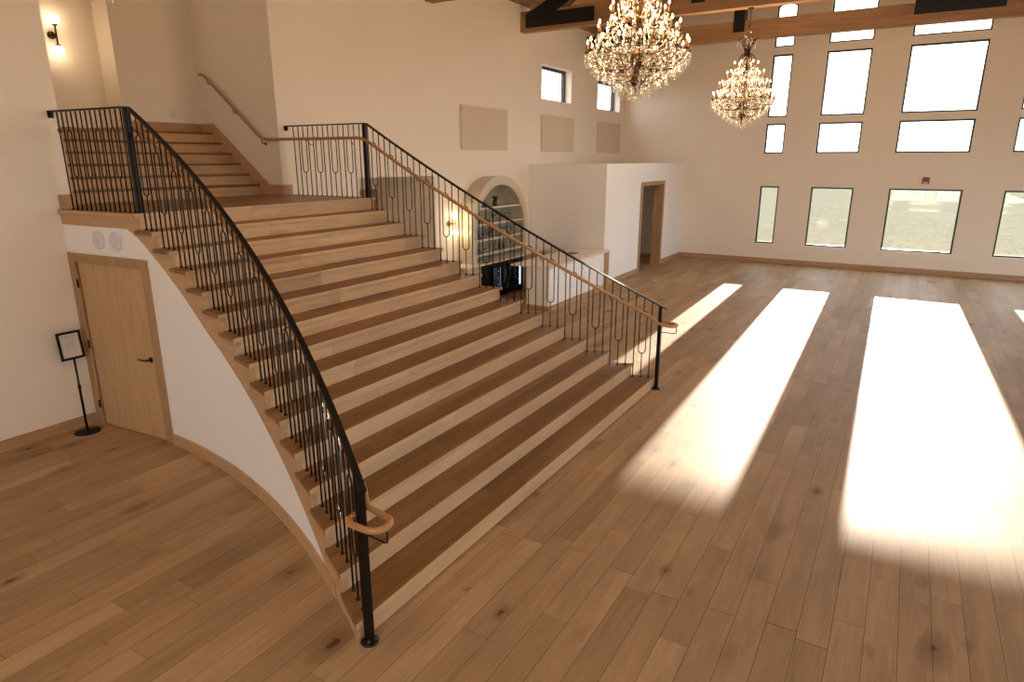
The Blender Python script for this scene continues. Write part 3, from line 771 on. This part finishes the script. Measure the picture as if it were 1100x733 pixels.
# ------------------------------------------------------------------ bar
bc = thing('back_bar_counter', 'pale counter against the wall below the arched cabinet', 'counter', (-8.5,13.2,0))
pb = lambda m_, nm, mt, bev=0: part(m_, nm, mt, bc, bev)
pb(MB().box(XLONG,-8.18,11.72,15.55,.86,.90), 'worktop', M['counter'], .004)
pb(MB().box(XLONG,-8.24,11.75,12.38,0,.86), 'cabinet_end', M['cabinet'])
pb(MB().box(-8.24,-8.225,11.80,12.33,.10,.80), 'cabinet_door', M['cabinet'], .003)
pb(MB().box(XLONG,-8.24,14.34,15.55,0,.86), 'cabinet_end', M['cabinet'])
pb(MB().box(-8.24,-8.225,14.40,15.0,.10,.80), 'cabinet_door', M['cabinet'], .003)
fg = thing('beverage_cooler', 'black under-counter cooler with lit glass doors below the arched cabinet', 'cooler', (-8.5,13.36,0))
pf = lambda m_, nm, mt, par=fg, bev=0: part(m_, nm, mt, fg, bev)
pf(MB().box(-8.78,-8.74,12.42,14.30,.02,.84).box(-8.78,-8.24,12.42,12.80,.02,.84).box(-8.78,-8.24,14.26,14.30,.02,.84).box(-8.78,-8.24,12.80,14.26,.02,.12).box(-8.78,-8.24,12.80,14.26,.78,.84), 'body', M['blackmatte'])
pf(MB().box(-8.72,-8.30,12.81,14.25,.44,.45).box(-8.72,-8.30,12.81,14.25,.28,.29).box(-8.72,-8.30,12.81,14.25,.61,.62), 'wire_shelf', M['chrome'])
for (a,b) in ((12.80,13.28),(13.28,13.77),(13.77,14.26)):
    o = MB().box(-8.24,-8.20,a+.004,a+.04,.12,.78).box(-8.24,-8.20,b-.04,b-.004,.12,.78).box(-8.24,-8.20,a+.04,b-.04,.12,.16).box(-8.24,-8.20,a+.04,b-.04,.74,.78)
    o = pf(o, 'door_frame', M['black'])
    g = MB().box(-8.225,-8.22,a+.04,b-.04,.16,.74).build('door_pane', M['glass'], o); g.matrix_parent_inverse = Matrix.Translation(-Vector(fg.location))
    hh = MB().box(-8.19,-8.175,a+.05,a+.065,.35,.66).build('door_handle', M['chrome'], o); hh.matrix_parent_inverse = Matrix.Translation(-Vector(fg.location))
pf(MB().box(-8.30,-8.26,14.235,14.25,.14,.77), 'light_strip', M['led']); pf(MB().box(-8.28,-8.26,13.27,13.285,.14,.77), 'light_strip', M['led'])
pf(MB().box(-8.735,-8.73,12.82,14.24,.14,.76), 'back_light', mat_emit('cooler_back', (.35,.55,.8,1), .07))
can = MB().lathe([(0,0),(.03,0),(.033,.01),(.033,.11),(.026,.12),(0,.12)], (0,0,0), 10)
cans = can.build('drink_can', mat_plain('can_metal', srgb(70,84,96), .4, .2), None)
tag(cans, 'small pale drink can standing inside the lit cooler', 'drink can', 'cans inside the cooler')
first = True
for yy in [12.9+.11*k for k in range(12)]:
    for zz in (.121,.291,.451,.621):
        if random.random() < .25: continue
        loc = (-8.36,yy,zz)
        if first: cans.location = loc; first = False
        else: c = cans.copy(); COL.objects.link(c); c.location = loc

fb = thing('front_bar', 'bar counter with stone top and pale arched panels beyond the far railing', 'bar counter', (-6.7,13.8,0))
pq = lambda m_, nm, mt, bev=0: part(m_, nm, mt, fb, bev)
pq(MB().box(-6.98,-6.42,12.30,15.42,.0,.96), 'body', M['white'])
pq(MB().box(-7.35,-6.36,12.24,15.56,.96,1.0), 'worktop', M['counter'], .004)
pq(MB().box(-6.99,-6.41,12.29,12.30,.0,.12), 'plinth', M['oak_trim_x'])
pq(MB().box(-6.42,-6.408,12.30,15.42,.0,.12), 'plinth', M['oak_trim'])
pq(MB().box(-6.50,-6.40,15.30,15.58,.0,.958), 'end_post', M['oak_casing'])
pq(MB().box(-7.05,-6.8,14.35,14.62,1.0,1.006), 'drip_mat', M['black'])
for ya in (12.75,13.75,14.75):
    a = MB(); r = .36; path = [(-6.414,ya-r,.13),(-6.414,ya-r,.52)] + [(-6.414,ya-r*math.cos(PI*k/12),.52+r*math.sin(PI*k/12)) for k in range(1,12)] + [(-6.414,ya+r,.52),(-6.414,ya+r,.13)]
    a.tube(path, .008, 6); pq(a, 'arch_moulding', M['white'])
a = MB(); r = .2; ya = -6.7
a.tube([(ya-r,12.296,.13),(ya-r,12.296,.62)] + [(ya-r*math.cos(PI*k/12),12.296,.62+r*math.sin(PI*k/12)) for k in range(1,12)] + [(ya+r,12.296,.62),(ya+r,12.296,.13)], .008, 6); pq(a, 'arch_moulding', M['white'])

# arched cabinet
ac = thing('arched_display_cabinet', 'tall pale arched display cabinet with open shelves on the back counter', 'cabinet', (-8.6,13.52,.90))
pc = lambda m_, nm, mt, bev=0: part(m_, nm, mt, ac, bev)
CY, RO, RI, ZS = 13.52, 1.28, 1.09, 1.56
NA = 32
def archpts(r, zb, n=NA): return [(CY-r,zb)] + [(CY-r*math.cos(PI*k/n), ZS+r*math.sin(PI*k/n)) for k in range(n+1)] + [(CY+r,zb)]
def arch_ring(ro, ri, x0, x1):
    m_ = MB(); o = archpts(ro,.90); i_ = archpts(ri,.90)
    for k in range(len(o)-1): m_.sweep([o[k],o[k+1],i_[k+1],i_[k]], x0, x1, 'x')
    return m_
pc(arch_ring(RO, RI+.06, XLONG+.001, -8.40), 'carcass', M['cabinet'])
pc(arch_ring(RO+.02, RI, -8.42, -8.375), 'face_frame', M['cabinet'])
pc(arch_ring(RI+.05, RI+.02, -8.376, -8.36), 'bead', M['cabinet'])
bk = MB().sweep(archpts(RI+.08,.90), XLONG+.001, XLONG+.02, 'x'); pc(bk, 'back_panel', M['cabinet_in'])
SH = (2.15, 1.78, 1.42, 1.08)
for z in SH:
    hw = math.sqrt(max(0,(RI+.03)**2-(z-ZS)**2)) if z > ZS else RI+.04
    pc(MB().box(XLONG+.02,-8.41,CY-hw,CY+hw,z-.045,z), 'shelf', M['cabinet'], .003)
# things on the shelves
gl = MB().lathe([(.028,0),(.03,.004),(.005,.012),(.005,.06),(.028,.08),(.036,.12),(.03,.17),(.028,.17),(.034,.12),(.026,.082),(0,.07)], (0,0,0), 12).build('wine_glass', M['shelfglass'])
tag(gl, 'clear stemmed glass on an arched cabinet shelf', 'glass', 'stemmed glasses in the arched cabinet')
tb = MB().lathe([(0,0),(.034,0),(.04,.10),(.037,.10),(.032,.008),(0,.008)], (0,0,0), 12).build('tumbler', M['shelfglass'])
tag(tb, 'short clear tumbler on an arched cabinet shelf', 'glass', 'tumblers in the arched cabinet')
def spread(src, spots):
    for n, l in enumerate(spots):
        if n == 0: src.location = l
        else: c = src.copy(); COL.objects.link(c); c.location = l
spread(gl, [(-8.50-.10*(k%2), 13.35+.10*k, 1.78) for k in range(10)] + [(-8.52-.1*(k%2), 13.62+.1*k, 1.42) for k in range(8)])
spread(tb, [(-8.48-.10*(k%2), 12.58+.095*k, 1.78) for k in range(7)] + [(-8.48-.10*(k%2), 12.56+.095*k, 1.42) for k in range(8)] + [(-8.5,12.7+.1*k,1.08) for k in range(4)])
bcol = [(92,28,30),(60,40,28),(150,140,120),(36,48,34),(120,90,50)]
for k in range(8):
    y = 13.30+.075*k if k < 4 else 13.5+.2*(k-4); z = 1.42 if k < 4 else 1.08
    names = ['dark red','brown','pale','dark green','amber','dark red','brown','pale']
    b = thing('liquor_bottle', '%s bottle on the %s of the arched cabinet%s' % (names[k], 'third shelf' if k < 4 else 'lowest shelf', '' if k < 4 else ', right half'), 'bottle', (-8.56,y,z))
    MB().lathe([(0,0),(.032,0),(.034,.01),(.034,.13),(.012,.17),(.011,.205),(0,.205)], (0,0,0), 12).build('glass_body', mat_plain('bottle_%d' % k, srgb(*bcol[k % 5]), .15), b)
    MB().lathe([(0,.205),(.013,.205),(.013,.235),(0,.235)], (0,0,0), 10).build('cap', M['black'], b)
py_ = thing('pyramid_ornament', 'black pyramid shaped ornament on the top cabinet shelf', 'ornament', (-8.52,12.88,2.15))
MB().add([(-.13,-.16,0),(.09,-.16,0),(.09,.16,0),(-.13,.16,0),(-.02,0,.26)], [(0,3,2,1),(0,1,4),(1,2,4),(2,3,4),(3,0,4)]).build('faces', M['pot'], py_)
MB().box(-.14,.1,-.17,.17,0,.012).build('base', M['black'], py_)
pl = thing('potted_plant', 'small spiky plant in a dark pot on the top cabinet shelf', 'plant', (-8.55,13.50,2.15))
MB().lathe([(0,0),(.05,0),(.062,.13),(.056,.13),(.05,.11),(0,.11)], (0,0,0), 18).build('pot', M['pot'], pl)
lf = MB()
for k in range(22):
    a = k*2.4; L = .12+.05*random.random(); u = .35+.6*random.random()
    d = Vector((math.cos(a),math.sin(a),0)); s_ = Vector((-math.sin(a),math.cos(a),0))*.014
    p0 = Vector((0,0,.11)); p1 = p0+d*L*.5+Vector((0,0,L*u)); p2 = p0+d*L+Vector((0,0,L*u*.8))
    lf.add([p0-s_*.6,p0+s_*.6,p1+s_,p1-s_,p2,p1+Vector((0,0,.004)),p0+Vector((0,0,.006))], [(0,1,2,3),(3,2,4),(0,6,5,3),(1,6,5,2),(3,5,4),(2,5,4)])
lf.build('leaves', M['leaf'], pl)
fr_ = thing('glass_box_display', 'open metal framed glass box holding bottles on the back counter', 'display box', (-8.45,12.78,.90))
m_ = MB()
for a in (-.13,.13):
    for b in (-.2,.2): m_.box(a-.005,a+.005,b-.005,b+.005,0,.14)
for z in (0,.13):
    for a in (-.13,.13): m_.box(a-.005,a+.005,-.2,.2,z,z+.01)
    for b in (-.2,.2): m_.box(-.13,.13,b-.005,b+.005,z,z+.01)
m_.build('frame', M['darkbrass'], fr_); MB().box(-.128,-.125,-.19,.19,.01,.13).build('pane', M['shelfglass'], fr_)

# ------------------------------------------------------------------ chandeliers
def chandelier(loc, label):
    """origin at the lowest point of the crystal ball"""
    e = thing('crystal_chandelier', label, 'chandelier', loc, 'crystal chandeliers')
    m_ = MB().tube([(0,0,.10),(0,0,1.96)], .010, 8)
    m_.lathe([(0,.18),(.05,.20),(.09,.26),(.05,.32),(.03,.38),(.07,.44),(.10,.52),(.06,.60),(.03,.70),(.05,.8),(.075,.88),(.03,.98),(.05,1.1),(.06,1.2),(.02,1.32),(.04,1.44),(.02,1.55),(0,1.6)], (0,0,0), 16)
    m_.build('stem', M['gilt'], e)
    # rim hoops that carry the hanging drops
    rings = [(.64,.58,22),(.58,.50,18),(.50,.425,16),(.41,.355,14),(.31,.29,12),(.21,.225,10),(.10,.175,8)]
    hoop = MB()
    for r,z,n in rings: hoop.tube([(r*math.cos(2*PI*k/36), r*math.sin(2*PI*k/36), z) for k in range(36)], .005, 5, closed=True)
    for k in range(8):
        a = 2*PI*k/8; hoop.tube([(r*math.cos(a), r*math.sin(a), z) for r,z,n in rings] , .005, 5)
    hoop.build('hoop_frame', M['darkbrass'], e)
    g = MB(); globe(g, (0,0,.035), .035); g.build('ball_finial', M['crystal'], e)
    # arms, candles
    tiers = [(.63,.60,16,0.),(.51,.81,12,.2),(.37,1.02,8,.1),(.235,1.20,6,.3)]
    arm0 = None; can0 = None
    for r,z,n,ph in tiers:
        am = MB(); zz = z-.16
        am.tube([(.03,0,zz+.02),(r*.25,0,zz-.05),(r*.5,0,zz-.06),(r*.75,0,zz-.03),(r*.93,0,zz+.04),(r,0,z-.06),(r,0,z)], .0065, 6)
        am.tube([(r*.3,0,zz-.05),(r*.38,0,zz+.03),(r*.48,0,zz+.06),(r*.55,0,zz+.03),(r*.52,0,zz-.0)], .005, 5)
        am.lathe([(0,z-.012),(.03,z-.006),(.045,z+.006),(.03,z+.004),(0,z+.0)], (r,0,0), 12)
        first_arm = am.build('arm', M['gilt'], e)
        cm = MB().lathe([(0,0),(.011,0),(.011,.10),(0,.10)], (0,0,0), 10)
        for k in range(n):
            a = 2*PI*k/n+ph
            if k == 0: first_arm.rotation_euler = (0,0,a)
            else:
                c = first_arm.copy(); COL.objects.link(c); c.parent = e; c.rotation_euler = (0,0,a)
            p = (r*math.cos(a), r*math.sin(a), z)
            if can0 is None:
                can0 = cm.build('candle', M['candle'], e); can0.location = p
                b = MB().lathe([(0,0),(.011,.008),(.015,.022),(.011,.038),(.004,.054),(0,.058)], (0,0,.10), 8).build('bulb', M['bulb'], can0); bulb0 = b
            else:
                c = can0.copy(); COL.objects.link(c); c.parent = e; c.location = p
                b = bulb0.copy(); COL.objects.link(b); b.parent = c
    # drops on the hoops: about a hundred
    d0 = MB().octa((0,0,-.02), .010, .016, .016, 6).octa((0,0,-.052), .010, .016, .016, 6).octa((0,0,-.108), .023, .04, .062, 6).build('crystal_drop', M['crystal'], e)
    fd = True
    for r,z,n in rings:
        for k in range(n):
            a = 2*PI*k/n + z*7; p = (r*math.cos(a), r*math.sin(a), z)
            if fd: d0.location = p; d0.rotation_euler = (0,0,a); fd = False
            else: c = d0.copy(); COL.objects.link(c); c.parent = e; c.location = p; c.rotation_euler = (0,0,a)
    # strings of small crystals
    rr = random.Random(11); q = MB()
    def bead(p, s=1.): q.octa(p, .010*s, .014*s, .014*s, 4, rr.random()*3)
    for r,z,n,ph in tiers:
        for k in range(n):
            a0 = 2*PI*k/n+ph; a1 = 2*PI*(k+1)/n+ph
            for j in range(9):
                t_ = j/8; a = a0+(a1-a0)*t_; sg = 4*t_*(1-t_)
                bead((r*(1-.06*sg)*math.cos(a), r*(1-.06*sg)*math.sin(a), z-.01-.07*sg), 1.05)
            for j in range(6):      # drops under each pan
                b_ = a0+(j-2.5)*.05; rr_ = r+.03*math.sin(j*2)
                q.octa((rr_*math.cos(b_), rr_*math.sin(b_), z-.05-.03*(j%2)), .013, .024, .038, 5, j)
    for (ra,za),(rb,zb),n,m2 in (((.02,1.5),(.22,1.18),8,8),((.23,1.14),(.36,.98),12,5),((.36,.98),(.50,.77),16,5),((.50,.77),(.62,.58),20,6),((.63,.56),(.52,.42),22,5),((.54,.45),(.36,.31),20,6),((.40,.34),(.16,.17),16,7),((.22,.22),(.03,.08),10,6)):
        for k in range(n):
            a = 2*PI*k/n+rr.random()*.2
            for j in range(m2):
                t_ = j/(m2-1); r = ra+(rb-ra)*t_; z = za+(zb-za)*t_-.05*math.sin(PI*t_)
                q.octa((r*math.cos(a), r*math.sin(a), z+rr.uniform(-.01,.01)), .011, .018, .024, 4, rr.random()*3)
    for k in range(120):
        a = rr.random()*2*PI; z = rr.uniform(.2,1.2); rm = .58*(1-abs(z-.5)/.85)+.03; r = rm*math.sqrt(rr.random())
        q.octa((r*math.cos(a), r*math.sin(a), z), .014, .022, .04, 5, rr.random()*3)
    o = q.build('crystal_strings', M['crystal'], e); o['kind'] = 'stuff'
    # crown
    cr = MB()
    for k in range(6):
        a = 2*PI*k/6; D = lambda r, z: (r*math.cos(a), r*math.sin(a), z)
        cr.tube([D(.10,1.40),D(.05,1.46),D(.05,1.56),D(.10,1.68),D(.19,1.80),D(.215,1.77)], .011, 6); cr.tube([D(.04,1.50),D(.12,1.47),D(.16,1.40),D(.13,1.36)], .010, 6)
    cr.build('crown', M['darkbrass'], e)
    cq = MB()
    for k in range(6):
        a = 2*PI*k/6
        for j in range(4): cq.octa((.215*math.cos(a), .215*math.sin(a), 1.74-.04*j), .013, .02, .026, 4, j)
    for k in range(34): a = rr.random()*6.28; r = .10*rr.random(); cq.octa((r*math.cos(a), r*math.sin(a), rr.uniform(1.5,1.94)), .018, .026, .034, 5, k)
    cq.build('crown_crystals', M['crystal'], e)['kind'] = 'stuff'
    z1 = 6.26-loc[2]
    MB().tube([(0,0,1.95),(0,0,z1-.02)], .009, 6).lathe([(0,z1-.03),(.05,z1-.03),(.06,z1),(0,z1)], (0,0,0), 16).build('hanging_rod', M['darkbrass'], e)
    for (dz, w) in ((.55,.5),(1.0,.5)): pass
    return e
c1 = chandelier((-3.33,15.24,3.88), 'smaller looking crystal chandelier, farther away, hanging from the truss in front of the windows')
c2 = copy_tree(c1, None, (-3.20,8.45,3.93)); c2['label'] = 'large looking lit crystal chandelier at the top centre, the nearer one in full view'
c3 = copy_tree(c1, None, (-2.98,1.65,3.84)); c3['label'] = 'crystal chandelier mostly above the frame, only its bottom ball showing at the top left'
for c in (c1,c2,c3):
    L = c.location
    for dz, r, e in ((.95,.5,250),):
        plight((L[0],L[1],L[2]+dz), WARM, e, r, 'chandelier_light')

# ------------------------------------------------------------------ outside
o = MB().box(-120,120,YF+.3,260,-.5,-.25).build('field', M['grass']); struct(o); o.name = 'ground_outside'
o = MB().box(XR+.25,120,-60,YF+.3,-.5,-.25).box(-120,-11.8,-60,YF+.3,-.5,-.25).build('ground_side', M['grass']); struct(o)

# ------------------------------------------------------------------ light
w = bpy.data.worlds.new('World'); SC.world = w; w.use_nodes = True
nt = w.node_tree; nt.nodes.clear()
bg = nt.nodes.new('ShaderNodeBackground'); ow = nt.nodes.new('ShaderNodeOutputWorld')
bg.inputs[0].default_value = (.88,.95,1.,1); bg.inputs[1].default_value = 4.5
nt.links.new(bg.outputs[0], ow.inputs[0])
sun = bpy.data.lights.new('sun', 'SUN'); sun.energy = 20; sun.color = (1.,.88,.72); sun.angle = math.radians(.5)
so = bpy.data.objects.new('sun', sun); COL.objects.link(so)
so.rotation_euler = Vector((-.022,.99,.1435)).to_track_quat('Z','Y').to_euler()
def portal(loc, rot, sx, sy):
    l = bpy.data.lights.new('window_portal', 'AREA'); l.shape = 'RECTANGLE'; l.size = sx; l.size_y = sy; l.cycles.is_portal = True
    o = bpy.data.objects.new('window_portal', l); COL.objects.link(o); o.location = loc; o.rotation_euler = rot
portal((.4,YF+.3,4.6), (-PI/2,0,0), 9.4, 8.4)
portal((XR+.25,11.45,2.6), (0,PI/2,0), 4.2, 19.0)
portal((2.5,YB-.25,2.4), (PI/2,0,0), 13, 3.7)

# ------------------------------------------------------------------ camera
cd = bpy.data.cameras.new('camera'); cam = bpy.data.objects.new('camera', cd); COL.objects.link(cam); SC.camera = cam
cd.sensor_width = 36; cd.lens = 695.36/1100*36; cd.clip_end = 500; cd.clip_start = .05
cam.location = (0,0,3.2)
cam.rotation_euler = (PI/2-math.radians(15.57), 0, math.radians(30.88))

vs = SC.view_settings; vs.view_transform = 'Standard'; vs.look = 'None'; vs.gamma = 1; vs.use_curve_mapping = False; vs.exposure = 0.27
SC.cycles.use_denoising = True
SC.cycles.max_bounces = 12; SC.cycles.diffuse_bounces = 8; SC.cycles.glossy_bounces = 4; SC.cycles.transparent_max_bounces = 24
SC.cycles.sample_clamp_indirect = 8
